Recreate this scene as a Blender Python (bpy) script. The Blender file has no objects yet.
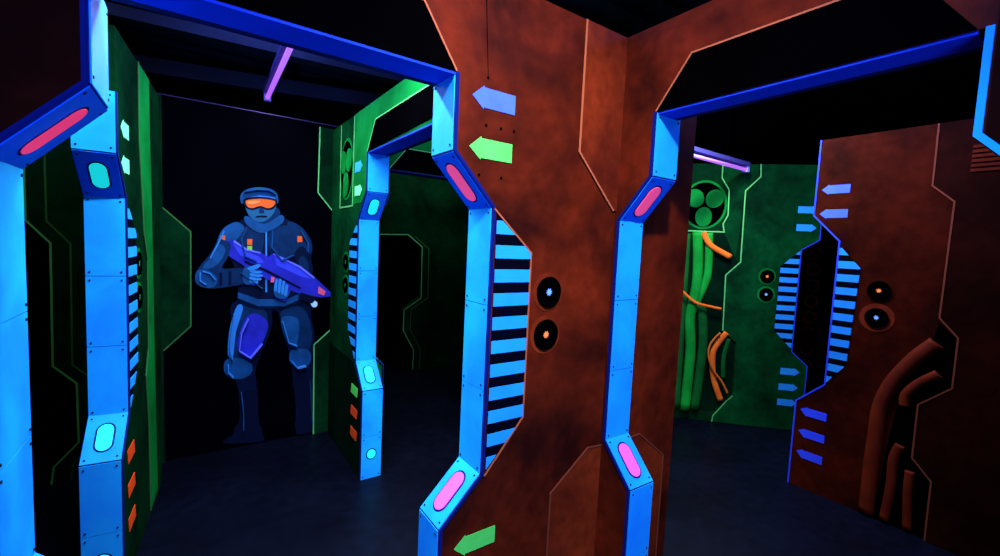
import bpy, bmesh, math, random
from mathutils import Matrix, Vector
random.seed(4)
SC = bpy.context.scene
COL = SC.collection
PI = math.pi

# ------------------------------------------------------------------ render look
SC.view_settings.view_transform = 'Standard'
SC.view_settings.look = 'None'
SC.view_settings.exposure = 0.0
SC.view_settings.gamma = 1.0
SC.view_settings.use_curve_mapping = False

# ------------------------------------------------------------------ materials
def paint(name, c1, c2=None, scale=3.0, rough=0.6, spec=0.06, emit=0.0, emit_col=None, lo=0.35, hi=0.68, fine=0.0, bump=0.0):
    m = bpy.data.materials.new(name); m.use_nodes = True
    nt = m.node_tree; n = nt.nodes; l = nt.links
    b = n['Principled BSDF']
    b.inputs['Roughness'].default_value = rough
    b.inputs['Specular IOR Level'].default_value = spec
    if c2 is None:
        b.inputs['Base Color'].default_value = (*c1, 1)
    else:
        tc = n.new('ShaderNodeTexCoord')
        nz = n.new('ShaderNodeTexNoise'); nz.inputs['Scale'].default_value = scale
        nz.inputs['Detail'].default_value = 5.0; nz.inputs['Roughness'].default_value = 0.55
        nz.inputs['Distortion'].default_value = 0.35
        l.new(tc.outputs['Object'], nz.inputs['Vector'])
        rp = n.new('ShaderNodeValToRGB')
        rp.color_ramp.elements[0].position = lo; rp.color_ramp.elements[0].color = (*c2, 1)
        rp.color_ramp.elements[1].position = hi; rp.color_ramp.elements[1].color = (*c1, 1)
        l.new(nz.outputs['Fac'], rp.inputs['Fac'])
        out = rp.outputs['Color']
        if fine:
            n2 = n.new('ShaderNodeTexNoise'); n2.inputs['Scale'].default_value = scale*9
            n2.inputs['Detail'].default_value = 3.0
            l.new(tc.outputs['Object'], n2.inputs['Vector'])
            mr = n.new('ShaderNodeMapRange'); mr.inputs['From Min'].default_value = .3; mr.inputs['From Max'].default_value = .7
            mr.inputs['To Min'].default_value = 1-fine; mr.inputs['To Max'].default_value = 1+fine
            l.new(n2.outputs['Fac'], mr.inputs['Value'])
            vm = n.new('ShaderNodeVectorMath'); vm.operation = 'SCALE'
            l.new(out, vm.inputs[0]); l.new(mr.outputs['Result'], vm.inputs['Scale'])
            out = vm.outputs['Vector']
        l.new(out, b.inputs['Base Color'])
        if bump:
            bp = n.new('ShaderNodeBump'); bp.inputs['Strength'].default_value = bump; bp.inputs['Distance'].default_value = .01
            n3 = n.new('ShaderNodeTexNoise'); n3.inputs['Scale'].default_value = scale*14
            l.new(tc.outputs['Object'], n3.inputs['Vector']); l.new(n3.outputs['Fac'], bp.inputs['Height'])
            l.new(bp.outputs['Normal'], b.inputs['Normal'])
    if emit:
        b.inputs['Emission Color'].default_value = (*(emit_col or c1), 1)
        b.inputs['Emission Strength'].default_value = emit
    return m

M = {}
M['orange'] = paint('orange_airbrush', (.21,.020,.0036), (.026,.0034,.0016), 2.0, .6, .05, lo=.36, hi=.74, fine=.22)
M['orange_light'] = paint('orange_light_airbrush', (.27,.030,.005), (.095,.010,.003), 2.4, .6, .05, fine=.2)
M['orange_shade'] = paint('orange_shade_airbrush', (.024,.0030,.0010), (.008,.0012,.0006), 2.0, .6, .02, fine=.25)  # orange with the shade of unlit wall areas put into it
M['orange_dim'] = paint('orange_dim_airbrush', (.070,.0070,.0018), (.013,.0018,.0008), 2.0, .6, .02, lo=.36, hi=.74, fine=.25)  # darker copy of the orange, dimmer light put into its colour
M['orange_edge'] = paint('peach_edge_paint', (.50,.12,.04))
M['orange_edge_dim'] = paint('dull_peach_edge_paint', (.20,.048,.02))
M['orange_halo'] = paint('orange_halo_paint', (.22,.024,.006), (.12,.013,.004), 14)
M['orange_pipe'] = paint('orange_pipe_paint', (.15,.017,.004), (.09,.010,.0035), 6)
M['black'] = paint('black_paint', (.0007,.0005,.0007), (.0004,.0003,.0005), 4, .9, .0)
M['blackwall'] = paint('matt_black_wall', (.0007,.0008,.0022), (.0005,.0005,.0014), 2, .95, .0)
M['navy'] = paint('navy_edge_paint', (.003,.010,.12))
M['navy_dark'] = paint('dark_navy_paint', (.004,.006,.060))
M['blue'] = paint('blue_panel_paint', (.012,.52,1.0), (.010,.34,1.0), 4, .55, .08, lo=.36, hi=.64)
M['blue_kink'] = paint('shaded_blue_panel', (.016,.24,1.0), (.012,.16,1.0), 4, .55, .08)  # darker blue paints underside shade onto the down-facing slants
M['soffit'] = paint('shaded_royal_blue', (.010,.055,.62), (.008,.04,.48), 4, .6, .04)  # blue darkened so header undersides carry their shade in the colour
M['stripe_blue'] = paint('stripe_blue_paint', (.020,.46,1.0), (.016,.38,1.0), 7)
M['stripe_deep'] = paint('stripe_deep_blue_paint', (.025,.40,1.0), (.022,.33,1.0), 7)
M['stripe_dark'] = paint('stripe_dark_paint', (.0015,.0015,.006), spec=.02)
M['arrow_blue'] = paint('periwinkle_paint', (.085,.18,1.0), (.07,.15,1.0), 12)
M['arrow_blue_deep'] = paint('ultramarine_paint', (.035,.08,1.0), (.03,.07,.95), 12)
M['arrow_green'] = paint('lime_paint', (.13,.95,.12), (.11,.85,.09), 12)
M['arrow_mint'] = paint('mint_paint', (.20,1.0,.40))
M['arrow_cyan'] = paint('cyan_paint', (.03,.42,1.0))
M['arrow_orange'] = paint('fluorescent_orange_paint', (1.0,.09,.012))
M['green'] = paint('green_airbrush', (.002,.080,.016), (.0012,.018,.006), 2.2, .6, .0, lo=.36, hi=.70, fine=.2)
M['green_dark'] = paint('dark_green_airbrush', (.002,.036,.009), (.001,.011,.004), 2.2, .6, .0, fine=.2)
M['green_dim'] = paint('dim_green_airbrush', (.0015,.018,.006), (.0008,.007,.0035), 2.2, .6, .0, fine=.2)
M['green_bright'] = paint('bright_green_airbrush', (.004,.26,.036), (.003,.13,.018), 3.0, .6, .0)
M['green_edge'] = paint('pale_green_edge_paint', (.12,.60,.14))
M['green_edge_dim'] = paint('dull_green_edge_paint', (.035,.16,.03))
M['green_pipe'] = paint('green_pipe_paint', (.007,.38,.035), (.004,.25,.02), 6)
M['green_pipe_dark'] = paint('dark_green_pipe_paint', (.004,.13,.016), (.003,.08,.012), 6)
M['cable_orange'] = paint('orange_cable_paint', (1.0,.22,.02), (.75,.12,.012), 9)
M['cable_thin'] = paint('amber_cable_paint', (.65,.16,.02))
M['pink'] = paint('pink_oval', (1.0,.13,.50), rough=.4, emit=.55, emit_col=(1.0,.10,.45))  # this and the next three: oval markings, glow added through emission
M['red_oval'] = paint('rose_oval', (1.0,.05,.16), rough=.4, emit=.6, emit_col=(1.0,.05,.16))
M['rose'] = paint('rose_pink_oval', (1.0,.10,.28), rough=.4, emit=.6, emit_col=(1.0,.08,.24))
M['teal'] = paint('teal_oval', (.03,.90,.80), rough=.4, emit=.7, emit_col=(.01,.80,.72))
M['star_blue'] = paint('blue_indicator', (.15,.35,1.0), emit=.8, emit_col=(.15,.35,1.0))
M['star_orange'] = paint('orange_indicator', (1.0,.25,.06), emit=.55, emit_col=(1.0,.25,.06))
M['star_dim'] = paint('dull_green_indicator', (.02,.25,.06))
M['violet_trim'] = paint('violet_grey_trim', (.035,.027,.09))
M['screw'] = paint('dark_screw', (.01,.012,.03), rough=.4)
M['floor'] = paint('worn_navy_floor', (.0020,.0034,.0095), (.0010,.0016,.0048), 1.6, .42, .10, fine=.3, bump=.08)
M['duct'] = paint('dark_duct_metal', (.014,.020,.036), (.008,.011,.022), 3, .7, .08)
M['tube'] = paint('violet_tube', (.5,.3,1.0), rough=.25, spec=.5, emit=1.25, emit_col=(.40,.11,.90))
M['housing'] = paint('white_lamp_housing', (.05,.05,.22), rough=.4)
M['socket'] = paint('lamp_socket', (.45,.45,.85), rough=.4)
for k, c in dict(deep=(.0015,.004,.02), navy=(.0018,.008,.038), mid=(.004,.034,.11), steel=(.010,.10,.28), light=(.035,.27,.68),
                 violet=(.030,.035,.55), indigo=(.05,.075,.80), periwinkle=(.16,.20,1.0), skin=(.018,.13,.24), orange=(1.0,.15,.02),
                 amber=(1.0,.35,.08), pink=(1.0,.13,.22), lime=(.30,.75,.06), white=(.55,.95,1.0)).items():
    M['m_'+k] = paint('mural_'+k+'_paint', c, tuple(v*.62 for v in c) if k in ('navy','mid','steel','violet') else None, 9)

# ------------------------------------------------------------------ helpers
class MB:
    """collects prisms, boxes and tubes into one mesh"""
    def __init__(s): s.bm = bmesh.new()
    def prism(s, pts, y0, y1, mi=0):
        # pts: 2D outline (along wall, height); extruded through depth y0..y1
        a = sum(pts[i][0]*pts[(i+1) % len(pts)][1]-pts[(i+1) % len(pts)][0]*pts[i][1] for i in range(len(pts)))
        if a < 0: pts = pts[::-1]
        f = [s.bm.verts.new((x, y0, z)) for x, z in pts]
        b = [s.bm.verts.new((x, y1, z)) for x, z in pts]
        n = len(pts); fs = [s.bm.faces.new(f), s.bm.faces.new(b[::-1])]
        for i in range(n):
            j = (i+1) % n
            fs.append(s.bm.faces.new((f[j], f[i], b[i], b[j])))
        for q in fs: q.material_index = mi
        return s
    def box(s, x0, x1, y0, y1, z0, z1, mi=0):
        return s.prism([(x0,z0),(x1,z0),(x1,z1),(x0,z1)], y0, y1, mi)
    def tube(s, path, r, sides=10, mi=0, flat=1.0, axis=None):
        # round tube along a 3-D path; flat squashes it along local y
        rings = []; P = [Vector(p) for p in path]
        for i, p in enumerate(P):
            t = (P[min(i+1, len(P)-1)]-P[max(i-1, 0)]).normalized()
            ref = Vector((0,1,0)) if abs(t.y) < .9 else Vector((0,0,1))
            u = t.cross(ref).normalized(); v = u.cross(t).normalized()
            rr = r[i] if isinstance(r, (list, tuple)) else r
            rings.append([s.bm.verts.new(p+u*math.cos(2*PI*k/sides)*rr+v*math.sin(2*PI*k/sides)*rr*flat) for k in range(sides)])
        for a, b in zip(rings, rings[1:]):
            for k in range(sides):
                q = s.bm.faces.new((a[k], a[(k+1) % sides], b[(k+1) % sides], b[k])); q.material_index = mi; q.smooth = True
        for rg in (rings[0][::-1], rings[-1]):
            s.bm.faces.new(rg).material_index = mi
        return s
    def line(s, pts, w, y0, y1, mi=0):
        # a mitred painted line of width w along an open polyline
        L, Rr = [], []
        n = len(pts)
        for i, p in enumerate(pts):
            d1 = Vector(pts[i])-Vector(pts[i-1]) if i else None
            d2 = Vector(pts[i+1])-Vector(pts[i]) if i < n-1 else None
            if d1 is None: d1 = d2
            if d2 is None: d2 = d1
            d1 = d1.normalized(); d2 = d2.normalized()
            nn = Vector((-(d1.y+d2.y), d1.x+d2.x)).normalized()
            k = 1/max(.5, nn.dot(Vector((-d1.y, d1.x))))
            L.append((p[0]+nn.x*w*k/2, p[1]+nn.y*w*k/2)); Rr.append((p[0]-nn.x*w*k/2, p[1]-nn.y*w*k/2))
        for i in range(n-1):
            s.prism([L[i], L[i+1], Rr[i+1], Rr[i]], y0, y1, mi)
        return s
    def build(s, name, mat, parent=None, label=None):
        bmesh.ops.recalc_face_normals(s.bm, faces=s.bm.faces)
        me = bpy.data.meshes.new(name); s.bm.to_mesh(me); s.bm.free()
        for m in (mat if isinstance(mat, (list, tuple)) else [mat]): me.materials.append(m)
        o = bpy.data.objects.new(name, me); COL.objects.link(o)
        if parent: o.parent = parent
        if label: o['label'] = label
        return o

def thing(name, label, cat, loc=(0,0,0), rz=0.0, group=None):
    o = bpy.data.objects.new(name, None); COL.objects.link(o)
    o.empty_display_size = .1
    o.location = loc; o.rotation_euler = (0,0,rz); o['label'] = label; o['category'] = cat; o['kind'] = 'thing'
    if group: o['group'] = group
    return o
def dup(src, parent):
    o = src.copy(); COL.objects.link(o); o.parent = parent
    return o

def clip_z(poly, z0, z1):
    def cut(ps, zc, keep_above):
        out = []
        for i, p in enumerate(ps):
            q = ps[(i+1) % len(ps)]
            a = (p[1] >= zc) if keep_above else (p[1] <= zc)
            b = (q[1] >= zc) if keep_above else (q[1] <= zc)
            if a: out.append(p)
            if a != b:
                t = (zc-p[1])/(q[1]-p[1]); out.append((p[0]+t*(q[0]-p[0]), zc))
        return out
    ps = cut(poly, z0, True)
    return cut(ps, z1, False) if len(ps) > 2 else []

def stadium(cu, cv, hl, hw, n=10):
    # outline of an oval: long half-length hl along u, half-width hw along v
    r = min(hl, hw); pts = []
    for k in range(n+1):
        a = -PI/2+PI*k/n; pts.append((cu+(hl-r)+r*math.cos(a), cv+hw/r*r*math.sin(a)))
    for k in range(n+1):
        a = PI/2+PI*k/n; pts.append((cu-(hl-r)+r*math.cos(a), cv+r*math.sin(a)))
    return pts

KT, KB = (1.866, 1.698), (.750, .592)       # the two slanted places in every doorway edge
HEAD = 2.107                                 # underside of every doorway header
def profile(s0, d, w, zb=0.0):
    return [(s0,HEAD),(s0,KT[0]),(s0+d*w,KT[1]),(s0+d*w,KB[0]),(s0,KB[1]),(s0,zb)]

def jamb(parent, s0, d, w, depth, lens, kink_mat=None, foot_oval=False, label=None, oval=(.33,.21), y_front=0.0):
    """lining of one doorway edge: dark backing, blue plates, screws and glowing ovals.  d = side on which the wall lies"""
    pr = profile(s0, d, w)
    back = MB()
    def quad(p, q, t0, t1, y0, y1, inset=0.0, mb=None):
        # slab on the opening side of segment p-q between offsets t0..t1
        dx, dz = q[0]-p[0], q[1]-p[1]; L = math.hypot(dx, dz); ux, uz = dx/L, dz/L
        nx, nz = uz, -ux
        if nx*(-d) < 0: nx, nz = -nx, -nz
        a = (p[0]+ux*inset, p[1]+uz*inset); b = (q[0]-ux*inset, q[1]-uz*inset)
        mb.prism([(a[0]+nx*t0,a[1]+nz*t0),(b[0]+nx*t0,b[1]+nz*t0),(b[0]+nx*t1,b[1]+nz*t1),(a[0]+nx*t1,a[1]+nz*t1)], y0, y1)
        return (ux,uz,nx,nz,L)
    for p, q in zip(pr, pr[1:]):
        quad(p, q, 0.0005, .004, -.0045, depth+.002, 0, back)
    shift = [(x+d*.0045, z) for x, z in pr]
    back.line(shift, .009, -.0045, -.0005)
    jb = back.build('door_lining', M['navy'], parent, label)
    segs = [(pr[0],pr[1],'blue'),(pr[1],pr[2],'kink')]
    zz = [KT[1], 1.36, 1.055, KB[0]]
    for a, b in zip(zz, zz[1:]): segs.append(((pr[2][0],a),(pr[2][0],b),'blue'))
    segs.append((pr[3],pr[4],'low')); segs.append(((s0,KB[1]),(s0,.285),'blue')); segs.append(((s0,.285),(s0,.0),'blue'))
    scr = None
    for p, q, kind in segs:
        mb = MB(); ux,uz,nx,nz,L = quad(p, q, .004, .007, .002, depth-.001, .0012, mb)
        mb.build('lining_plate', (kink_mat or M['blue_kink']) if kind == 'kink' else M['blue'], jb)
        for fy in (.016, depth-.014):
            for fl in (.018, L-.018):
                c = Vector((p[0]+ux*fl+nx*.007, fy, p[1]+uz*fl+nz*.007))
                o = MB().tube([c, c+Vector((nx,0,nz))*.0022], .0038, 8).build('screw', M['screw'], jb) if scr is None else None
                if o is None:
                    o = dup(scr[0], jb)
                    ang = math.atan2(nz, nx)-scr[2]
                    R = Matrix.Rotation(-ang, 4, 'Y')
                    o.matrix_basis = Matrix.Translation(c) @ R @ Matrix.Translation(-scr[1])
                else: scr = (o, c.copy(), math.atan2(nz, nx))
        foot = foot_oval and q[1] <= .001 and kind == 'blue'
        if kind in ('kink','low') or foot:
            hl, hw = (oval[0]*L, oval[1]*depth) if not foot else (.030, .028)
            # build flat in (along, depth) then stand it on the plate
            mb = MB()
            cu = L*.5 if not foot else L*.42
            for (gl, gw, t0, t1, mi) in ((hl+.007, hw+.007, .0055, .0078, 1), (hl, hw, .0055, .0105, 0)):
                pts = stadium(0, 0, gl, gw)
                va = []; vb = []
                for u, v in pts:
                    base = Vector((p[0]+ux*(cu+u), depth*.5+v, p[1]+uz*(cu+u)))
                    va.append(mb.bm.verts.new(base+Vector((nx,0,nz))*t0)); vb.append(mb.bm.verts.new(base+Vector((nx,0,nz))*t1))
                n = len(pts)
                mb.bm.faces.new(va).material_index = mi; mb.bm.faces.new(vb[::-1]).material_index = mi
                for i in range(n):
                    mb.bm.faces.new((va[i],va[(i+1) % n],vb[(i+1) % n],vb[i])).material_index = mi
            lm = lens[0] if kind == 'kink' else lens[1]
            mb.build('glow_oval', [lm, M['navy']], jb)  # oval marking that glows through its material
    return jb

def soffit(parent, sa, sb, y0, y1):
    o = MB().box(sa, sb, y0, y1, HEAD-.008, HEAD-.0005).build('header_lining', M['soffit'], parent)
    MB().box(sa, sb, y1, y1+.03, HEAD-.008, HEAD-.0005).build('dark_edge', M['navy_dark'], o)
    return o

def header_recess(parent, pts, mat, edge, n=9):
    o = MB().prism(pts, -.004, -.0005).build('header_panel', mat, parent)
    MB().line(pts[:n], .006, -.006, -.0042).build('edge_line', edge, o)
    return o

def hazard(parent, poly, blue, period=.0845, bar=.046, z_top=1.655):
    mb = MB(); mb.prism(poly, -.003, -.0005, 1)
    z = z_top
    while z > .7:
        c = clip_z(poly, z-bar, z)
        if len(c) > 2 and max(p[1] for p in c)-min(p[1] for p in c) > .004: mb.prism(c, -.005, -.003, 0)
        z -= period
    return mb.build('hazard_stripes', [blue, M['stripe_dark']], parent)
def hazard_poly(s0, d, w, wide, e=.016):
    return [(s0+d*(w+e),1.672-.0*e),(s0+d*(w+e+.004),1.672),(s0+d*wide,1.545),(s0+d*wide,.93),(s0+d*(w+e),.765)]

def arrow(parent, s, z, d, mat, label, L=.172, h=.064, skew=0.0):
    """painted arrow whose tip points away from the wall's side d; s is the tip"""
    pts = [(s, z), (s+d*.045, z+h*.5+.006), (s+d*.045, z+h*.5), (s+d*L, z+h*.5), (s+d*L, z-h*.5), (s+d*.045, z-h*.5), (s+d*.045, z-h*.5-.006)]
    return MB().prism(pts, -.0025, -.0005).build('painted_arrow', mat, parent, label)
def slash(parent, s, z, d, mat, label):
    pts = [(s,z+.035),(s+d*.135,z+.035),(s+d*.15,z-.03),(s+d*.015,z-.03)]
    return MB().prism(pts, -.0025, -.0005).build('painted_mark', mat, parent, label)

def ngon(cx, cz, rx, rz, n=28): return [(cx+rx*math.cos(2*PI*k/n), cz+rz*math.sin(2*PI*k/n)) for k in range(n)]
def target(parent, s, z, star, halo, r=.058, label=None, rim=.0055, glow=1.28):
    mb = MB()
    mb.prism(ngon(s,z,r*glow,r*glow), -.002, -.0005, 1)                      # sprayed halo
    mb.prism(ngon(s,z,r,r), -.005, -.001, 0)                                 # black disc
    ring = [Vector((s+r*.93*math.cos(2*PI*k/28), -.006, z+r*.93*math.sin(2*PI*k/28))) for k in range(29)]
    mb.tube(ring, rim, 8, 0)
    o = mb.build('hit_sensor', [M['black'], halo], parent, label)
    pts = []
    for k in range(16):
        rr = .0145 if k % 2 == 0 else .007
        pts.append((s+rr*math.cos(PI*k/8+.3), z+rr*math.sin(PI*k/8+.3)))
    MB().prism(pts, -.005-rim*.6, -.005).build('star_light', star, o)
    return o

def spline(pts, n=6, closed=False):
    out = []; N = len(pts)
    for i in range(N if closed else N-1):
        p0, p1, p2, p3 = [Vector(pts[(i+k) % N]) if closed else Vector(pts[min(max(i+k,0),N-1)]) for k in (-1,0,1,2)]
        for k in range(n):
            t = k/n
            out.append(tuple(.5*((2*p1)+(p2-p0)*t+(2*p0-5*p1+4*p2-p3)*t*t+(3*p1-p0-3*p2+p3)*t**3)))
    if not closed: out.append(tuple(pts[-1]))
    return out

def pipe(parent, pts, r, mat, name='pipe', y=-.008, flat=.55, label=None):
    sp = spline(pts, 6)
    return MB().tube([(s, y, z) for s, z in sp], r, 10, 0, flat).build(name, mat, parent, label)

def fan(parent, cx, cz, rx, rz, box, wiggle=None):
    """duct emblem: dark round mouth with three green lobes and a pale outline"""
    mb = MB()
    mb.prism(ngon(cx,cz,rx*1.07,rz*1.07,36), -.004, -.0005, 1)
    mb.prism(ngon(cx,cz,rx*.95,rz*.97,36), -.006, -.003, 0)
    o = mb.build('fan_duct', [M['black'], M['green_bright']], parent)
    first = None
    for k, a in enumerate((PI*.83, PI*.17, PI*1.5)):
        c = (cx+rx*.53*math.cos(a), cz+rz*.53*math.sin(a))
        pts = []
        for q in range(22):
            t = 2*PI*q/22
            u = .43*math.cos(t); v = .39*math.sin(t)
            pts.append((c[0]+rx*(u*math.cos(a)-v*math.sin(a)), c[1]+rz*(u*math.sin(a)+v*math.cos(a))))
        MB().prism(pts, -.012, -.006).build('fan_blade', M['green_bright'], o)
    MB().line(box, .010, -.004, -.0008).build('edge_line', M['green_edge'], o)
    return o
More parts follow.
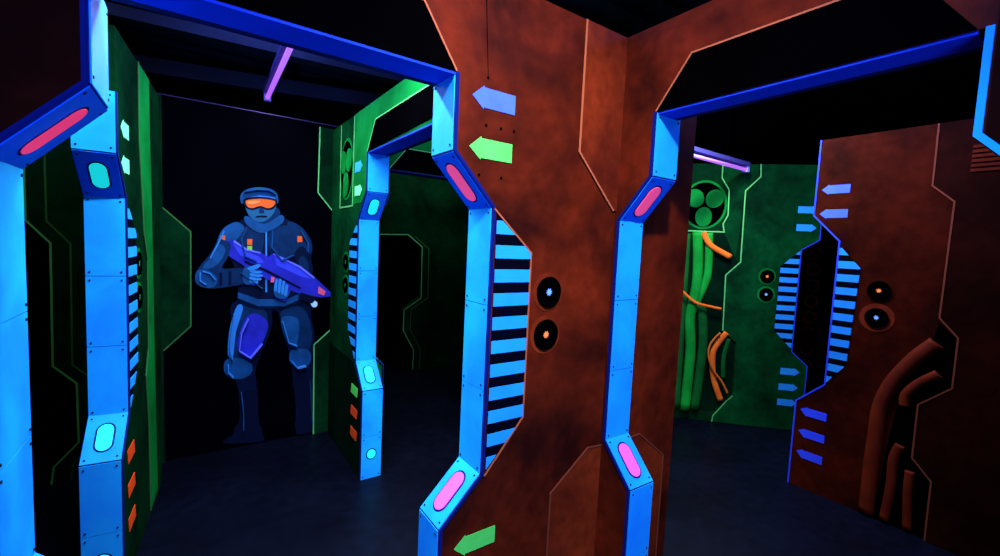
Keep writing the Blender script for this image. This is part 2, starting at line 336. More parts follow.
MURAL = [
 ('trousers', 'navy', 1, [(0.26,1.091),(0.217,0.934),(0.193,0.748),(0.212,0.6),(0.262,0.445),(0.275,0.263),(0.275,0.127),(0.392,0.103),(0.391,0.258),(0.384,0.427),(0.376,0.58),(0.428,0.726),(0.48,0.896),(0.48,0.994),(0.52,0.992),(0.541,0.884),(0.584,0.726),(0.614,0.63),(0.63,0.438),(0.653,0.251),(0.662,0.096),(0.789,0.071),(0.785,0.335),(0.766,0.597),(0.786,0.74),(0.754,0.933),(0.701,1.108)]),
 ('thigh_panel', 'mid', 1, [(0.266,1.062),(0.224,0.905),(0.205,0.732),(0.249,0.64),(0.337,0.63),(0.408,0.742),(0.453,0.92),(0.413,1.027)]),
 ('thigh_panel', 'mid', 1, [(0.541,0.991),(0.562,0.867),(0.613,0.677),(0.707,0.651),(0.764,0.757),(0.732,0.95),(0.659,1.032)]),
 ('stripe', 'light', 1, [(0.254,1.048),(0.211,0.891),(0.199,0.704),(0.23,0.686),(0.248,0.86),(0.291,1.032)]),
 ('thigh_panel', 'violet', 1, [(0.323,0.972),(0.273,0.858),(0.261,0.727),(0.337,0.66),(0.415,0.765),(0.454,0.905),(0.387,0.984)]),
 ('thigh_panel', 'steel', 1, [(0.541,0.93),(0.584,0.757),(0.648,0.72),(0.667,0.907),(0.603,0.957)]),
 ('knee_pad', 'steel', 1, [(0.187,0.661),(0.175,0.59),(0.212,0.527),(0.299,0.515),(0.351,0.56),(0.337,0.63),(0.261,0.668)]),
 ('shin', 'deep', 1, [(0.268,0.385),(0.281,0.262),(0.281,0.126),(0.392,0.103),(0.391,0.258),(0.384,0.397),(0.325,0.421)]),
 ('shin', 'deep', 1, [(0.637,0.437),(0.661,0.242),(0.67,0.095),(0.781,0.073),(0.777,0.336),(0.738,0.455)]),
 ('knee_pad', 'steel', 1, [(0.606,0.677),(0.607,0.599),(0.657,0.546),(0.73,0.553),(0.758,0.614),(0.735,0.68),(0.663,0.695)]),
 ('boot', 'deep', 1, [(0.262,0.175),(0.231,0.106),(0.187,0.078),(0.188,0.048),(0.419,0.004),(0.419,0.067),(0.398,0.149)]),
 ('boot', 'deep', 1, [(0.655,0.13),(0.656,0.033),(0.686,-0.014),(0.883,-0.056),(0.89,-0.016),(0.804,0.035),(0.788,0.121)]),
 ('jacket', 'navy', 1, [(0.346,1.697),(0.259,1.648),(0.163,1.586),(0.187,1.448),(0.235,1.336),(0.26,1.192),(0.26,1.091),(0.374,1.029),(0.561,1.021),(0.708,1.085),(0.714,1.233),(0.741,1.372),(0.753,1.512),(0.694,1.617),(0.609,1.672),(0.501,1.708)]),
 ('belt', 'steel', 0, [(0.26,1.149),(0.26,1.106),(0.387,1.043),(0.561,1.036),(0.708,1.1),(0.707,1.147),(0.56,1.089),(0.387,1.095)]),
 ('chest_panel', 'mid', 1, [(0.308,1.623),(0.259,1.521),(0.297,1.394),(0.385,1.367),(0.417,1.484),(0.41,1.6)]),
 ('chest_panel', 'mid', 1, [(0.462,1.603),(0.456,1.471),(0.53,1.369),(0.626,1.416),(0.653,1.539),(0.582,1.64)]),
 ('zip', 'light', 0, [(0.43,1.631),(0.433,1.145),(0.444,1.145),(0.441,1.631)]),
 ('shoulder_patch', 'steel', 1, [(0.247,1.647),(0.169,1.593),(0.128,1.487),(0.139,1.432),(0.199,1.448),(0.259,1.535),(0.296,1.608)]),
 ('shoulder_patch', 'mid', 1, [(0.582,1.67),(0.68,1.631),(0.746,1.52),(0.74,1.434),(0.668,1.463),(0.597,1.551)]),
 ('badge', 'orange', 0, [(0.151,1.544),(0.151,1.509),(0.181,1.517),(0.181,1.552)]),
 ('badge', 'orange', 0, [(0.645,1.568),(0.646,1.523),(0.681,1.525),(0.681,1.57)]),
 ('badge', 'lime', 0, [(0.315,1.48),(0.315,1.437),(0.347,1.438),(0.346,1.482)]),
 ('badge', 'orange', 0, [(0.315,1.53),(0.315,1.488),(0.346,1.489),(0.346,1.532)]),
 ('neck', 'mid', 1, [(0.339,1.753),(0.333,1.653),(0.41,1.615),(0.514,1.665),(0.507,1.768)]),
 ('collar', 'steel', 1, [(0.308,1.694),(0.308,1.637),(0.41,1.578),(0.541,1.66),(0.534,1.718),(0.422,1.645)]),
 ('face', 'skin', 1, [(0.308,1.821),(0.302,1.764),(0.32,1.709),(0.358,1.669),(0.403,1.658),(0.448,1.683),(0.487,1.737),(0.5,1.796),(0.493,1.854),(0.395,1.873)]),
 ('cap', 'steel', 1, [(0.283,1.777),(0.271,1.824),(0.295,1.869),(0.363,1.901),(0.447,1.903),(0.499,1.876),(0.513,1.819),(0.5,1.796),(0.486,1.839),(0.395,1.848),(0.314,1.822)]),
 ('cap', 'light', 0, [(0.314,1.822),(0.308,1.807),(0.396,1.826),(0.493,1.825),(0.493,1.843),(0.395,1.848)]),
 ('goggles', 'deep', 1, [(0.295,1.813),(0.302,1.757),(0.345,1.739),(0.396,1.758),(0.441,1.747),(0.487,1.766),(0.5,1.825),(0.396,1.837)]),
 ('goggles', 'orange', 1, [(0.308,1.803),(0.314,1.762),(0.345,1.752),(0.396,1.772),(0.441,1.76),(0.48,1.778),(0.487,1.817),(0.396,1.823)]),
 ('goggles', 'amber', 1, [(0.32,1.798),(0.326,1.78),(0.37,1.788),(0.396,1.808)]),
 ('nose', 'mid', 1, [(0.402,1.766),(0.387,1.729),(0.403,1.72),(0.422,1.729)]),
 ('mouth', 'deep', 1, [(0.368,1.697),(0.403,1.704),(0.438,1.704),(0.435,1.694),(0.403,1.694),(0.371,1.689)]),
 ('sleeve', 'navy', 1, [(0.682,1.494),(0.74,1.403),(0.756,1.295),(0.714,1.201),(0.629,1.126),(0.533,1.105),(0.505,1.166),(0.6,1.233),(0.648,1.31),(0.626,1.431)]),
 ('sleeve', 'mid', 1, [(0.69,1.418),(0.727,1.341),(0.713,1.248),(0.657,1.187),(0.621,1.21),(0.67,1.294),(0.655,1.386)]),
 ('blaster', 'violet', 0, [(0.157,1.474),(0.175,1.51),(0.235,1.52),(0.315,1.459),(0.398,1.44),(0.45,1.404),(0.483,1.435),(0.669,1.341),(0.771,1.256),(0.894,1.135),(0.894,1.103),(0.818,1.097),(0.658,1.133),(0.505,1.204),(0.36,1.293),(0.26,1.364),(0.187,1.419)]),
 ('blaster', 'indigo', 0, [(0.223,1.498),(0.315,1.437),(0.385,1.41),(0.424,1.367),(0.385,1.359),(0.272,1.415)]),
 ('blaster', 'indigo', 0, [(0.49,1.413),(0.662,1.317),(0.75,1.24),(0.67,1.264),(0.504,1.346)]),
 ('blaster', 'deep', 0, [(0.297,1.379),(0.451,1.308),(0.671,1.179),(0.671,1.163),(0.451,1.286),(0.297,1.361)]),
 ('blaster', 'periwinkle', 0, [(0.235,1.52),(0.315,1.459),(0.398,1.44),(0.398,1.429),(0.309,1.448),(0.229,1.505)]),
 ('blaster', 'periwinkle', 0, [(0.483,1.435),(0.669,1.341),(0.771,1.256),(0.764,1.244),(0.662,1.328),(0.483,1.423)]),
 ('magazine', 'violet', 0, [(0.518,1.204),(0.499,1.099),(0.567,1.074),(0.601,1.157)]),
 ('grip', 'indigo', 0, [(0.341,1.308),(0.31,1.213),(0.36,1.198),(0.412,1.271)]),
 ('trigger', 'pink', 0, [(0.471,1.264),(0.465,1.219),(0.485,1.219),(0.494,1.253)]),
 ('muzzle', 'pink', 0, [(0.802,1.185),(0.796,1.129),(0.841,1.112),(0.855,1.144)]),
 ('barrel_light', 'white', 1, [(0.745,1.052),(0.76,1.024),(0.786,1.027),(0.793,1.054),(0.77,1.075),(0.752,1.071)]),
 ('barrel', 'deep', 0, [(0.672,1.14),(0.658,1.094),(0.752,1.052),(0.774,1.075),(0.789,1.098)]),
 ('sleeve', 'mid', 1, [(0.145,1.516),(0.093,1.417),(0.035,1.333),(0.007,1.265),(0.029,1.203),(0.104,1.181),(0.248,1.2),(0.316,1.228),(0.322,1.308),(0.247,1.321),(0.163,1.321),(0.199,1.406),(0.211,1.491)]),
 ('sleeve', 'steel', 1, [(0.145,1.488),(0.098,1.403),(0.052,1.327),(0.093,1.32),(0.145,1.362),(0.181,1.447)]),
 ('elbow_pad', 'steel', 1, [(0.013,1.292),(0.012,1.223),(0.058,1.188),(0.116,1.194),(0.133,1.25),(0.092,1.299),(0.047,1.313)]),
 ('sleeve', 'navy', 0, [(0.145,1.292),(0.145,1.201),(0.163,1.201),(0.163,1.293)]),
 ('sleeve', 'navy', 0, [(0.199,1.3),(0.199,1.2),(0.217,1.203),(0.217,1.3)]),
 ('glove', 'steel', 1, [(0.291,1.315),(0.291,1.221),(0.335,1.206),(0.373,1.235),(0.386,1.293),(0.36,1.33),(0.322,1.337)]),
 ('finger', 'light', 1, [(0.335,1.314),(0.335,1.295),(0.375,1.285),(0.402,1.288),(0.406,1.3),(0.375,1.304)]),
 ('finger', 'light', 1, [(0.335,1.288),(0.335,1.27),(0.379,1.26),(0.409,1.263),(0.412,1.274),(0.379,1.279)]),
 ('finger', 'light', 1, [(0.332,1.263),(0.332,1.245),(0.372,1.235),(0.399,1.238),(0.403,1.249),(0.372,1.254)]),
 ('finger', 'light', 1, [(0.329,1.24),(0.329,1.222),(0.359,1.211),(0.38,1.214),(0.383,1.226),(0.359,1.231)]),
 ('thumb', 'light', 1, [(0.316,1.326),(0.328,1.308),(0.373,1.319),(0.398,1.341),(0.389,1.353),(0.353,1.343)]),
 ('glove', 'steel', 1, [(0.505,1.181),(0.485,1.144),(0.506,1.106),(0.56,1.097),(0.587,1.127),(0.566,1.18)]),
 ('finger', 'light', 1, [(0.487,1.159),(0.503,1.156),(0.509,1.211),(0.512,1.238),(0.5,1.245),(0.491,1.214)]),
 ('finger', 'light', 1, [(0.511,1.148),(0.527,1.145),(0.533,1.205),(0.536,1.238),(0.523,1.246),(0.514,1.209)]),
 ('finger', 'light', 1, [(0.534,1.137),(0.55,1.134),(0.556,1.193),(0.559,1.224),(0.547,1.231),(0.537,1.196)]),
 ('finger', 'light', 1, [(0.556,1.124),(0.572,1.121),(0.579,1.174),(0.581,1.196),(0.569,1.204),(0.559,1.177)]),
 ('seam', 'light', 0, [(0.171,1.582),(0.13,1.483),(0.089,1.391),(0.096,1.387),(0.137,1.478),(0.178,1.578)]),
 ('seam', 'light', 0, [(0.232,0.992),(0.214,0.863),(0.208,0.746),(0.22,0.671),(0.228,0.672),(0.215,0.746),(0.221,0.861),(0.239,0.99)]),
 ('seam', 'steel', 0, [(0.305,1.61),(0.274,1.522),(0.3,1.406),(0.371,1.37),(0.374,1.377),(0.306,1.411),(0.281,1.522),(0.311,1.607)]),
 ('seam', 'steel', 0, [(0.471,1.604),(0.466,1.477),(0.536,1.38),(0.621,1.42),(0.618,1.427),(0.538,1.388),(0.473,1.48),(0.479,1.604)]),
 ('seam', 'steel', 0, [(0.27,1.29),(0.358,1.217),(0.41,1.172),(0.414,1.179),(0.362,1.223),(0.274,1.296)]),
 ('seam', 'steel', 0, [(0.663,1.605),(0.713,1.517),(0.714,1.449),(0.722,1.449),(0.721,1.52),(0.669,1.61)]),
 ('seam', 'periwinkle', 0, [(0.32,0.959),(0.276,0.851),(0.264,0.725),(0.338,0.663),(0.417,0.762),(0.412,0.767),(0.336,0.671),(0.27,0.727),(0.282,0.849),(0.326,0.956)]),
 ('seam', 'light', 0, [(0.545,0.921),(0.588,0.755),(0.647,0.725),(0.649,0.732),(0.594,0.758),(0.551,0.923)]),
 ('seam', 'light', 0, [(0.195,0.631),(0.195,0.578),(0.227,0.536),(0.233,0.542),(0.203,0.581),(0.204,0.63)]),
 ('seam', 'light', 0, [(0.611,0.611),(0.656,0.549),(0.716,0.558),(0.714,0.567),(0.659,0.558),(0.617,0.617)]),
 ('seam', 'steel', 0, [(0.278,0.413),(0.291,0.26),(0.291,0.139),(0.297,0.138),(0.297,0.26),(0.284,0.413)]),
 ('seam', 'light', 0, [(0.032,1.292),(0.032,1.235),(0.067,1.206),(0.071,1.212),(0.038,1.239),(0.039,1.292)]),
 ('seam', 'light', 0, [(0.051,1.296),(0.091,1.282),(0.119,1.241),(0.124,1.246),(0.094,1.288),(0.053,1.302)]),
 ('seam', 'mid', 0, [(0.742,0.438),(0.752,0.242),(0.762,0.093),(0.77,0.092),(0.76,0.241),(0.75,0.438)]),
 ('seam', 'steel', 0, [(0.296,1.859),(0.37,1.881),(0.446,1.885),(0.491,1.861),(0.494,1.868),(0.447,1.892),(0.37,1.888),(0.295,1.865)]),
]
# ------------------------------------------------------------------ the dark hall
def struct(o): o['kind'] = 'structure'; return o
struct(MB().box(-4, 8.6, -2.6, 8.2, -.12, 0).build('floor', M['floor']))
cm = MB(); cm.box(-4, 8.6, -2.6, 8.2, 3.06, 3.16)
y = -2.5
while y < 8.1:
    cm.box(-4, 8.6, y, y+.07, 3.02, 3.06); y += .2
struct(cm.build('ceiling', M['duct']))
struct(MB().box(-4.12, -4, -2.6, 8.2, 0, 3.16).build('wall_left', M['blackwall']))
struct(MB().box(8.6, 8.72, -2.6, 8.2, 0, 3.16).build('wall_right', M['blackwall']))
struct(MB().box(-4.12, 8.72, 8.2, 8.32, 0, 3.16).build('wall_back', M['blackwall']))
struct(MB().box(-4.12, 8.72, -2.72, -2.6, 0, 3.16).build('wall_front', M['blackwall']))

# ------------------------------------------------------------------ orange wall with the left doorway
D = .150
YA, XB = 1.273, 1.4626
wa = thing('maze_wall', 'large orange wall with a blue arrow above a green arrow and broad hazard stripes', 'wall', (0,YA,0))
sl, sr, w = -.180, .684, .159
out = [(-1.5,0),(-1.5,2.44),(XB,2.44),(XB,0)]+[(x,z) for x, z in profile(sr, 1, w)[::-1]]+[(x,z) for x, z in profile(sl, -1, .155)]
MB().prism(out, 0, D).build('wall_panel', M['orange'], wa)
MB().prism([(-1.5,0.0),(-1.5,2.44),(sl-.115,2.44),(sl-.115,2.275),(sl-.008,HEAD),(sl-.008,1.867),(sl-.163,1.699),(sl-.163,.749),(sl-.008,.591),(sl-.008,0)], -.004, -.0005).build('shade_panel', M['orange_dim'], wa, 'orange panel left of the doorway, shade put into its colour')  # thin overlay; the post's dimness is put into its orange
MB().prism([(-1.5,0),(-1.5,2.44),(sl-.022,2.44)]+[(x-.006,z) for x, z in profile(sl, -1, .155)], D, D+.08).build('backing_post', M['black'], wa)
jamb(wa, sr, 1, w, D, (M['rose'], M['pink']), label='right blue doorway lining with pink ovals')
jamb(wa, sl, -1, .155, D+.08, (M['red_oval'], M['pink']), label='left blue doorway lining with a rose oval', oval=(.34,.13))
soffit(wa, sl+.002, sr-.002, 0, D-.034)
header_recess(wa, [(sl+.003,HEAD+.002),(sl+.12,2.282),(sr-.12,2.282),(sr-.003,HEAD+.002)], M['black'], M['orange_edge'])
hz = hazard_poly(sr, 1, w, .333)
hazard(wa, hz, M['stripe_blue'])
MB().line([(sr+.163,1.694),(sr+.333,1.547),(sr+.333,.93),(sr+.17,.742)], .006, -.006, -.003).build('edge_line', M['orange_edge'], wa)
arrow(wa, sr+.058, 2.052, 1, M['arrow_blue'], 'periwinkle arrow')
arrow(wa, sr+.054, 1.888, 1, M['arrow_green'], 'upper lime green arrow')
arrow(wa, sr+.058, .504, 1, M['arrow_green'], 'lower lime green arrow')
target(wa, 1.112, 1.401, M['star_blue'], M['orange_light'], label='round black sensor with blue star')
target(wa, 1.108, 1.237, M['star_orange'], M['orange_light'], label='round black sensor with orange star')
rp = [(1.2275,2.438),(1.2265,1.944),(1.36,1.813),(1.44,1.735),(XB-.001,1.735),(XB-.001,2.438)]
o = MB().prism(rp, -.006, -.0005).build('raised_panel', M['orange_light'], wa, 'brighter orange strip panel by the corner')
MB().line(rp[:4], .008, -.009, -.006).build('edge_line', M['orange_edge'], o)
hp = [(XB-.001,.722),(1.379,.728),(1.176,.583),(1.173,.002),(XB-.001,.002)]
o = MB().prism(hp, -.006, -.0005).build('raised_panel', M['orange_light'], wa, 'low six-sided orange panel by the corner')
MB().line(hp[:4], .006, -.009, -.006).build('edge_line', M['orange_edge_dim'], o)
MB().line([(.80,2.125),(.775,2.44)][::-1], .0025, -.0012, -.0004).build('panel_seam', M['black'], wa)
sc0 = None
for s_, z_ in ((.80,2.118),(.86,1.965),(.80,1.965),(.915,1.965),(.78,1.80),(.87,1.80)):
    c = Vector((s_, -.0005, z_))
    if sc0 is None: sc0 = (MB().tube([c, c+Vector((0,-.002,0))], .0045, 8).build('screw', M['black'], wa), c)
    else:
        o = dup(sc0[0], wa); o.location = c-sc0[1]

# ------------------------------------------------------------------ orange wall with the right doorway
wb = thing('maze_wall', 'orange wall with the wide right doorway, its blue lining set with pink ovals', 'wall', (XB,0,0), -PI/2)
sl, sr, w = -1.106, -.252, .146
out = [(-YA+.001,0),(-YA+.001,2.44),(1.7,2.44),(1.7,0)]+[(x,z) for x, z in profile(sr+.011, 1, .155)[::-1]]+[(x,z) for x, z in profile(sl, -1, w)]
MB().prism(out, .001, D).build('wall_panel', M['orange'], wb)
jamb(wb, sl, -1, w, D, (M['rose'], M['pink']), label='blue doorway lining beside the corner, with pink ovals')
MB().line([(sr+.018,HEAD),(sr+.018,KT[0]+.004),(sr+.173,KT[1]+.004),(sr+.173,KB[0]-.004),(sr+.018,KB[1]-.004),(sr+.018,.0)], .014, -.006, -.0005).build('blue_trim', M['blue'], wb)
MB().prism([(sr+.03,0),(sr+.03,.59),(sr+.185,.75),(sr+.185,1.70),(sr+.03,1.87),(sr+.03,2.43),(1.7,2.43),(1.7,0)], -.004, .0).build('shade_panel', M['orange_shade'], wb)  # overlay paints the unlit post's shade as darker orange
soffit(wb, sl+.002, sr-.002, 0.004, D-.050)
header_recess(wb, [(sl+.003,HEAD+.002),(sl+.137,2.284),(sr-.13,2.284),(sr-.003,HEAD+.002)], M['black'], M['orange_edge'], 3)

# stub wall carried on behind the corner, seen through the right doorway
wn = thing('maze_wall', 'short orange wall end seen inside the right doorway, just behind its blue lining', 'wall', (0,YA+.015,0))
MB().prism([(XB+.002,0),(XB+.002,2.44),(2.02,2.44),(2.02,0)], 0, D-.01).build('wall_panel', M['orange'], wn)
hx = [(1.63,.002),(1.63,.70),(1.741,.707),(1.945,.554),(1.945,.002)]
o = MB().prism(hx, -.006, -.0005).build('raised_panel', M['orange_light'], wn)
MB().line(hx[1:], .006, -.009, -.006).build('edge_line', M['orange_edge_dim'], o)

# ------------------------------------------------------------------ green wall with doorway, right of the corridor
wf = thing('maze_wall', 'bright green wall with header and doorway, blue edge post beneath, right of the corridor', 'wall', (.887,0,0), -PI/2)
sl, sr, w = -2.766, -(YA+D+.004), .154
HF = 2.39
out = [(-3.61,0),(-3.61,HF),(sr,HF),(sr,HEAD),(sl,HEAD)]+[(x,z) for x, z in profile(sl, -1, w)][1:]
MB().prism(out, 0, .135).build('wall_panel', M['green'], wf)
MB().prism([(-3.05,1.80),(-3.05,HF-.002),(sr-.002,HF-.002),(sr-.002,2.285),(sl+.14,2.275),(sl-.008,HEAD+.005),(sl-.02,1.87),(sl-.10,1.80)], -.003, -.0005).build('bright_panel', M['green_bright'], wf, 'bright green band above the doorway')
MB().prism([(-3.605,.002),(-3.605,.74),(sl-.19,.74),(sl-.02,.58),(sl-.02,.002)], -.003, -.0005).build('lower_panel', M['green_dim'], wf, 'dark green lower panel')
jamb(wf, sl, -1, w, .135, (M['teal'], M['teal']), foot_oval=True, label='blue edge post with teal ovals', oval=(.27,.21))
soffit(wf, sl+.002, sr-.001, 0, .106)
header_recess(wf, [(sl+.003,HEAD+.002),(sl+.14,2.275),(sr-.12,2.285),(sr-.003,HEAD+.03)], M['black'], M['green_edge'])
hazard(wf, hazard_poly(sl, -1, w, .33), M['stripe_blue'])
arrow(wf, sl-.09, 2.036, -1, M['arrow_cyan'], 'cyan arrow', L=.15).location.y = -.004
arrow(wf, sl-.085, 1.882, -1, M['arrow_mint'], 'mint arrow', L=.15).location.y = -.004
for z_, mt, lb in ((.553,M['arrow_green'],'lime slash mark'),(.405,M['arrow_orange'],'upper orange slash mark'),(.256,M['arrow_orange'],'lower orange slash mark')):
    slash(wf, sl-.075, z_, -1, mt, lb).location.y = -.004
target(wf, sl-.42, 1.401, M['star_dim'], M['green_bright'], rim=.002)
target(wf, sl-.42, 1.237, M['star_dim'], M['green_bright'], rim=.002)
fan(wf, -3.21, 2.05, .145, .20, [(-3.05,HF-.01),(-3.05,2.26),(-3.06,1.79),(-3.37,1.79),(-3.37,HF-.01)])

# green wall seen through that doorway
wl = thing('maze_wall', 'green header wall seen through the far green doorway, dark opening under it', 'wall', (0,3.29,0))
sl, sr, w = 1.215, 2.25, .154
out = [(1.03,0),(1.03,HF),(3.0,HF),(3.0,0)]+[(x,z) for x, z in profile(sr, 1, w)[::-1]]+[(x,z) for x, z in profile(sl, -1, w)]
MB().prism(out, 0, .13).build('wall_panel', M['green_bright'], wl)
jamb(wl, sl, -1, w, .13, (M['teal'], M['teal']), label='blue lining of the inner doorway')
MB().box(sl+.002, sr-.002, 0, .13, HEAD-.008, HEAD-.0005).build('header_lining', M['navy'], wl)
header_recess(wl, [(sl+.003,HEAD+.002),(sl+.14,2.28),(sr-.14,2.28),(sr-.003,HEAD+.002)], M['black'], M['green_edge'])

# dim panel far beyond
wk = thing('maze_wall', 'dim dark green wall far beyond the doorway, its notched edge outlined in faint green', 'wall', (0,4.95,0))
ed = [(1.75,1.63),(2.09,1.645),(2.275,1.505),(2.282,.883),(2.067,.745),(2.062,.503),(2.205,.244),(2.20,.002)]
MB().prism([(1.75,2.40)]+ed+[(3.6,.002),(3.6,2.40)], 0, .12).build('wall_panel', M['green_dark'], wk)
MB().line(ed, .012, -.002, -.0002).build('edge_line', M['green_edge'], wk)
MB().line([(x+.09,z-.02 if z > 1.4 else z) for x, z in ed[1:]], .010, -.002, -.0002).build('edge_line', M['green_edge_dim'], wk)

# ------------------------------------------------------------------ green wall, left of the corridor
ga = math.atan2(1, .083)
wg = thing('maze_wall', 'tall green wall end on, left of the corridor, blue edge post with round teal ovals', 'wall', (-.255,2.34,0), ga)
sl, w = .03, .140
HG = 2.36
out = [(1.05,0),(1.05,HG),(sl,HG),(sl,HEAD)]+[(x,z) for x, z in profile(sl, 1, w)][1:]
MB().prism(out, 0, .135).build('wall_panel', M['green_dark'], wg)
MB().prism([(.449,HG-.002),(.448,1.99),(.538,1.54),(.62,1.41),(.615,.93),(.545,.81),(.604,.50),(.63,.03),(.86,.03),(.80,.9),(.78,1.5),(.74,2.0),(.72,HG-.002)], -.004, -.0005).build('bright_panel', M['green_bright'], wg, 'bright green band down the wall')
MB().line([(.449,HG-.002),(.448,1.99),(.538,1.54),(.62,1.41),(.615,.93),(.545,.81),(.604,.50),(.63,.03)], .012, -.007, -.004).build('edge_line', M['green_edge_dim'], wg)
jamb(wg, sl, 1, w, .135, (M['teal'], M['teal']), foot_oval=True, label='blue edge post with teal ovals', oval=(.27,.20))
MB().box(sl-1.08, sl, 0, .135, HEAD-.008, HEAD).build('header_lining', M['soffit'], wg) if False else None
hazard(wg, hazard_poly(sl, 1, w, .325), M['stripe_blue'])
arrow(wg, sl+.07, 1.985, 1, M['arrow_mint'], 'upper pale green arrow', L=.14)
arrow(wg, sl+.07, 1.837, 1, M['arrow_mint'], 'lower pale green arrow', L=.14)
for z_, lb in ((.553,'topmost orange slash mark'),(.395,'middle orange slash mark'),(.237,'lowest orange slash mark')): slash(wg, sl+.09, z_, 1, M['arrow_orange'], lb)
target(wg, .41, 1.401, M['star_dim'], M['green_bright'], rim=.002)
target(wg, .41, 1.237, M['star_dim'], M['green_bright'], rim=.002)

# ------------------------------------------------------------------ black wall at the corridor's end, between two green side panels
wd = thing('maze_wall', 'tall black wall closing the corridor, the blue figure painted on it', 'wall', (0,3.65,0))
MB().box(-2.2, 1.02, 0, .12, 0, 2.43).build('wall_panel', M['blackwall'], wd)
MB().box(-2.2, 1.02, -.003, .122, 2.43, 2.437).build('top_trim', M['violet_trim'], wd)
pl = [(-.786,2.42),(-.786,1.588),(-.687,1.46),(-.692,.729),(-.59,.61),(-.587,.24),(-.70,.108),(-.712,.002)]
pr_ = [(-.166,.002),(-.168,.77),(-.018,.926),(-.016,1.564),(-.164,1.711),(-.166,2.42)]
o = thing('side_panel', 'dark green notched panel on the back wall, left of the painted figure', 'panel', (0,3.649,0))
MB().prism(pl+pr_, -.03, -.0005).build('board', M['green_dark'], o)
MB().line(pr_[1:5], .009, -.033, -.03).build('edge_line', M['green_edge_dim'], o)
MB().line(pl, .010, -.033, -.03).build('edge_line', M['green_edge'], o)
MB().line([(x+.085,z) for x, z in pl], .009, -.033, -.03).build('edge_line', M['green_edge_dim'], o)
pf = [(.791,2.40),(.785,1.906),(.929,1.735),(.972,1.65),(.970,.888),(.937,.874),(.772,.725),(.778,.002)]
o = thing('side_panel', 'green notched panel on the back wall, right of the painted figure', 'panel', (0,3.649,0))
MB().prism(pf+[(1.02,.002),(1.02,2.40)], -.03, -.0005).build('board', M['green_dark'], o)
MB().line(pf, .009, -.033, -.03).build('edge_line', M['green_edge'], o)

# painted figure on that wall: a generic player in padded suit, in layers of paint
mu = thing('mural', 'painted person in blue padded suit, cap and orange goggles holding a violet toy blaster', 'mural', (0,3.65,0))
layer = 0; first = {}
groups = {}
for part, colr, sm, pts in MURAL:
    pts = [(x, max(z, .012)) for x, z in pts]
    if sm: pts = spline(pts, 5, True)
    layer += 1
    yy = -.0006-.0007*layer
    MB().prism(pts, yy, -.0004).build(part, M['m_'+colr], mu)

# ------------------------------------------------------------------ far orange wall beyond the right doorway
wc = thing('maze_wall', 'far orange wall beyond the right doorway, painted with rust pipes and blue arrows', 'wall', (3.44,0,0), -PI/2)
s0 = -1.278; w = .158; HC = 2.365
out = [(s0,HC)]+[(x,z) for x, z in profile(s0, -1, -w)]+[(1.6,0),(1.6,HC)]
# the panel's left edge steps in at mid height, like the doorways
MB().prism(out, 0, .12).build('wall_panel', M['orange_dim'], wc)
edge = [(s0+.004,HC)]+[(x+.004,z) for x, z in profile(s0, -1, -w)]
MB().line(edge, .009, -.004, -.0005).build('blue_trim', M['arrow_blue_deep'], wc)
hazard(wc, [(s0+w+.01,1.66),(s0+w+.016,1.662),(s0+.287,1.53),(s0+.265,.905),(s0+w+.01,.765)], M['stripe_deep'])
for z_, dz in ((2.035,0),(1.877,0),(.532,.03),(.382,.03),(.235,.03)):
    L = .155; s = s0+.035
    h = .054
    pts = [(s,z_+dz*.3),(s+.04,z_+h*.5+.006),(s+.04,z_+h*.5),(s+L,z_+h*.5),(s+L,z_-h*.5),(s+.04,z_-h*.5),(s+.04,z_-h*.5-.006)]
    MB().prism(pts, -.0025, -.0005).build('painted_arrow', M['arrow_blue'] if z_ > 1 else M['arrow_blue_deep'], wc, {2.035:'topmost blue arrow',1.877:'second blue arrow',.532:'third blue arrow',.382:'fourth blue arrow',.235:'lowest blue arrow'}[z_])
target(wc, -.889, 1.401, M['star_orange'], M['orange_dim'], label='round black sensor with orange star')
target(wc, -.887, 1.235, M['star_blue'], M['orange_halo'], label='round black sensor with blue star in an orange ring', glow=1.5)
el = [(-.703,HC-.004),(-.700,2.017),(-.604,1.923),(-.608,1.28),(-.526,1.181),(-.525,.902),(-.653,.769),(-.652,.453),(-.562,.351),(-.560,.004)]
o = MB().prism(el+[(1.6,.004),(1.6,HC-.004)], -.02, -.0005).build('raised_panel', M['orange_shade'], wc, 'raised orange panel on the right, shade put into its colour')  # darker orange carries the dimness of the wall's right part
MB().line(el, .008, -.022, -.02).build('edge_line', M['orange_edge_dim'], o)
MB().prism([(-.61,1.25),(-.53,1.17),(-.53,.90),(-.66,.77),(-.66,.45),(-.57,.345),(-.565,.004),(-.80,.004),(-.765,.55),(-.74,.78),(-.66,.98)], -.002, -.0004).build('pipe_recess', M['black'], wc)
pipe(wc, [(-.609,1.136),(-.696,1.017),(-.781,.85),(-.822,.687),(-.828,.516),(-.833,.297),(-.833,.02)], .040, M['orange_pipe'], label='thickest rust pipe')
pipe(wc, [(-.586,.964),(-.667,.883),(-.713,.804),(-.712,.738)], .026, M['orange_pipe'])
pipe(wc, [(-.712,.50),(-.735,.40),(-.733,.238),(-.746,.02)], .024, M['orange_pipe'])
pipe(wc, [(-.657,.366),(-.655,.233),(-.640,.02)], .022, M['orange_pipe'])
gm = MB()
for k in range(6): gm.box(-.557, -.10, -.026, -.0205, 2.078+k*.025, 2.078+k*.025+.015)
gm.build('vent_grille', M['orange'], wc, 'ribbed orange vent')

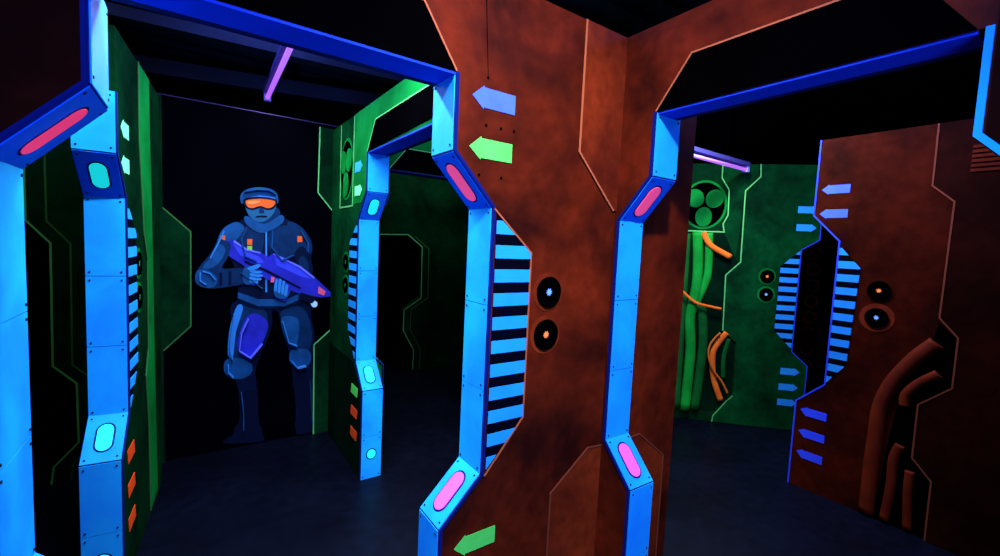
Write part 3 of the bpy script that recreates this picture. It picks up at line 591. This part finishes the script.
# ------------------------------------------------------------------ green diagonal wall with the painted ducts
wi = thing('maze_wall', 'green wall with fan duct, green pipes and orange cables, beyond the right doorway', 'wall', (3.105,3.105,0), -PI/4)
s0, w, HI = 2.075, .138, 2.405
out = [(.3,0),(.3,HI),(s0,HI)]+[(x,z) for x, z in profile(s0, -1, w)]
out = [(.3,0),(.3,HI)]+[(s0+.0,HI)]+[(x,z) for x, z in [(s0,1.866-.12),(s0-w,KT[1]-.045),(s0-w,KB[0]-.02),(s0,KB[1]+.015),(s0,0)]]
MB().prism(out, 0, .12).build('wall_panel', M['green_dark'], wi)
MB().line([(s0-.004,HI),(s0-.004,1.746),(s0-w-.004,1.653),(s0-w-.004,.73),(s0-.004,.607),(s0-.004,0.0)], .007, -.0225, -.0205).build('blue_trim', M['arrow_blue_deep'], wi)
pe = [(1.539,HI-.003),(1.547,2.292),(1.43,2.164),(1.440,1.519),(1.323,1.393),(1.338,.878),(1.459,.775),(1.472,.272),(1.416,.208),(1.313,.06),(1.308,.004)]
o = MB().prism(pe+[(s0-.006,.004),(s0-.006,.60),(s0-w-.006,.726),(s0-w-.006,1.656),(s0-.006,1.75),(s0-.006,HI-.003)], -.02, -.0005).build('raised_panel', M['green'], wi, 'raised green panel beside the hazard stripes')
MB().line(pe[:6], .010, -.022, -.02).build('edge_line', M['green_edge'], o)
MB().line(pe[7:], .008, -.022, -.02).build('edge_line', M['green_edge'], o)
def on_face(o, y=-.020):
    o.location.y += y; return o
on_face(hazard(wi, [(s0-w-.012,1.64),(s0-w-.016,1.642),(1.776,1.50),(1.772,.91),(s0-w-.012,.755)], M['stripe_deep']))
on_face(target(wi, 1.672, 1.401, M['star_orange'], M['green_bright'], label='round black sensor with orange star'))
on_face(target(wi, 1.676, 1.237, M['star_blue'], M['green_bright'], label='round black sensor with blue star'))
for k, (s, z_) in enumerate(((2.035,2.008),(2.035,1.85),(2.015,.545),(2.012,.40),(2.012,.257))):
    on_face(arrow(wi, s, z_, -1, M['arrow_cyan'] if z_ > 1 else M['stripe_deep'], ['topmost blue arrow','second blue arrow','third blue arrow','fourth blue arrow','lowest blue arrow'][k], L=.16, h=.06))
fan(wi, 1.094, 2.03, .185, .21, [(1.225,HI-.003),(1.229,2.277),(1.297,2.17),(1.306,1.943),(1.27,1.86),(1.284,1.787),(.90,1.787)])
MB().prism([(1.24,HI-.003),(1.24,2.28),(1.31,2.17),(1.318,1.94),(1.29,1.86),(1.29,1.79),(1.40,1.53),(1.43,2.16),(1.53,2.30),(1.53,HI-.003)], -.002, -.0004).build('duct_border', M['green'], wi)
MB().prism([(.95,.10),(.95,1.775),(1.28,1.775),(1.43,1.50),(1.315,1.39),(1.33,.88),(1.455,.77),(1.465,.28),(1.41,.21),(1.31,.10)], -.002, -.0004).build('pipe_recess', M['green_dim'], wi)
pipe(wi, [(.968,1.76),(.976,1.231),(.982,.657),(.99,.1)], .030, M['green_pipe_dark'])
pipe(wi, [(1.135,1.10),(1.16,.95),(1.179,.655),(1.15,.10)], .042, M['green_pipe_dark'])
pipe(wi, [(1.047,1.775),(1.073,1.472),(1.073,1.237),(1.04,.978),(1.068,.646),(1.059,.095)], .046, M['green_pipe'], y=-.03)
pipe(wi, [(1.150,1.775),(1.167,1.505),(1.160,1.336),(1.098,1.144),(1.05,1.0)], .036, M['green_pipe'], y=-.02)
pipe(wi, [(1.095,1.775),(1.164,1.662),(1.345,1.56)], .026, M['cable_orange'], 'cable', y=-.045)
pipe(wi, [(.935,1.235),(1.02,1.16),(1.1,1.116),(1.296,1.082)], .013, M['cable_orange'], 'cable', y=-.07)
pipe(wi, [(1.375,.86),(1.30,.74),(1.269,.635),(1.294,.417),(1.371,.215)], .027, M['cable_orange'], 'cable', y=-.02)
pipe(wi, [(1.31,.86),(1.235,.75),(1.225,.631),(1.279,.502),(1.36,.40),(1.418,.295)], .009, M['cable_thin'], 'cable', y=-.05)
pipe(wi, [(1.40,.80),(1.37,.62),(1.38,.42)], .02, M['green_pipe_dark'], 'cable')

# black board with a column of faint rings, in the gap between the two far walls
wr = thing('ring_board', 'black board with faint rust rings, in the gap between green and orange far walls', 'board', (5.35,1.93,0), -PI/2)
MB().box(-.75, .75, 0, .08, 0, 2.4).build('board', M['black'], wr)
z = .45
while z < 1.95:
    rr = MB(); ring = [Vector((.0+.055*math.cos(2*PI*k/20), -.004, z+.06*math.sin(2*PI*k/20))) for k in range(21)]
    rr.tube(ring, .012, 6); rr.build('ring', M['orange'], wr); z += .17

# ------------------------------------------------------------------ ceiling things
def tube_lamp(label, loc, rz, L):
    t = thing('ultraviolet_lamp', label, 'lamp', loc, rz, 'violet tube lamps hung under the ceiling')
    mb = MB(); mb.prism([(-.0,0)]*0 or [(-L/2,.028),(L/2,.028),(L/2,.060),(-L/2,.060)], -.028, .028); mb.build('housing', M['housing'], t)
    MB().tube([(-L/2+.03,0,0),(L/2-.03,0,0)], .0145, 14).build('tube', M['tube'], t)
    a = MB().prism([(-L/2-.004,-.022),(-L/2+.03,-.022),(-L/2+.03,.034),(-L/2-.004,.034)], -.022, .022).build('socket', M['socket'], t)
    b = dup(a, t); b.location.x = L-.026
    h = MB().tube([(-L*.22,0,.058),(-L*.22,0,3.022-loc[2])], .005, 6).build('hanger', M['black'], t)
    k = dup(h, t); k.location.x = L*.44
    return t
tube_lamp('violet tube lamp hung over the corridor before the painted figure', (.42,3.0,2.53), PI/2-.02, 1.22)
tube_lamp('violet tube lamp hung over the fan duct beyond the right doorway', (3.385,2.03,2.33), .0, 1.22)
for yy, zz, hh, rr, lb in ((3.18,2.675,.06,-.085,'nearer grey ceiling duct crossing above the corridor'),(4.22,2.71,.11,-.23,'farther wide grey ceiling duct crossing behind the violet lamp')):
    t = thing('ceiling_duct', lb, 'duct', (0,yy,zz), rr)
    MB().box(-1.6, 2.6, -.05, .05, 0, hh).build('duct_run', M['duct'], t)
    h = MB().box(-1.2, -1.17, -.02, .02, hh, 3.022-zz).build('bracket', M['black'], t)
    k = dup(h, t); k.location.x = 1.9
    k = dup(h, t); k.location.x = 3.5

# ------------------------------------------------------------------ light
def area(name, loc, size, col, power, target=None, spread=PI):
    d = bpy.data.lights.new(name, 'AREA'); d.shape = 'RECTANGLE'; d.size, d.size_y = size
    d.color = col; d.energy = power; d.spread = spread
    o = bpy.data.objects.new(name, d); COL.objects.link(o); o.location = loc
    if target is not None:
        o.rotation_euler = (Vector(target)-Vector(loc)).to_track_quat('-Z','Y').to_euler()
    return o
def spot(name, loc, target, col, power, angle, blend=.7, r=.06):
    d = bpy.data.lights.new(name, 'SPOT'); d.color = col; d.energy = power; d.spot_size = angle; d.spot_blend = blend; d.shadow_soft_size = r
    o = bpy.data.objects.new(name, d); COL.objects.link(o); o.location = loc
    o.rotation_euler = (Vector(target)-Vector(loc)).to_track_quat('-Z','Y').to_euler()
    return o
W = (1.0,.97,1.0); UV = (.16,.22,1.0)
spot('flood_corner', (.35,.15,2.9), (1.10,1.25,1.45), W, 225, math.radians(84), 1.0)
area('tube_passage', (.30,1.85,2.52), (.9,.06), (.72,.82,1.0), 46, (.30,1.86,0))
area('tube_corridor', (.42,3.0,2.505), (.04,1.1), W, 13, (.42,3.01,0))
area('tube_right', (2.85,1.60,2.85), (.1,.5), W, 50, (2.9,1.61,0))
area('tube_far', (3.385,2.03,2.305), (1.1,.03), W, 5, (3.385,2.031,0))
area('blue_fill_near', (.5,.0,2.98), (1.2,.6), UV, 60, (.6,.3,0))  # unseen blue fill added above the near side
area('blue_fill_passage', (.3,2.4,2.98), (.6,1.4), UV, 40, (.3,2.41,0))  # unseen blue fill added above the passage
area('blue_fill_right', (2.9,1.0,2.98), (1.2,1.2), UV, 50, (2.9,1.01,0))  # unseen blue fill added beyond the right doorway
area('fill_back', (2.1,4.3,2.95), (1.0,.06), W, 9, (2.2,4.6,0))  # unseen fill added to brighten the far green wall
area('fill_left', (-.85,2.9,2.95), (.06,.8), W, 5, (-.8,3.1,0))  # unseen fill added to bring out the left notched panel
area('blue_fill_low', (-.3,-1.3,.55), (1.2,.08), (.09,.26,1.0), 62, (.5,1.4,2.3))  # unseen blue fill added low behind the camera, aimed at undersides
wd_ = bpy.data.worlds.new('World'); SC.world = wd_; wd_.use_nodes = True
wd_.node_tree.nodes['Background'].inputs[0].default_value = (.0,.0,.002,1)

# ------------------------------------------------------------------ camera
cd = bpy.data.cameras.new('camera'); cam = bpy.data.objects.new('camera', cd); COL.objects.link(cam)
cd.sensor_width = 36.0; cd.lens = .442*36.0; cd.clip_start = .02
Rm = Matrix(((0.8220004763574958, 0.003865206001681015, -0.5694736842476695),
             (-0.5675907154614613, 0.08709291161384031, -0.8186913975782146),
             (0.046432710345146365, 0.9961926946776856, 0.07378426987383808)))
cam.matrix_world = Matrix.Translation((0,0,1.57)) @ Rm.to_4x4()
SC.camera = cam
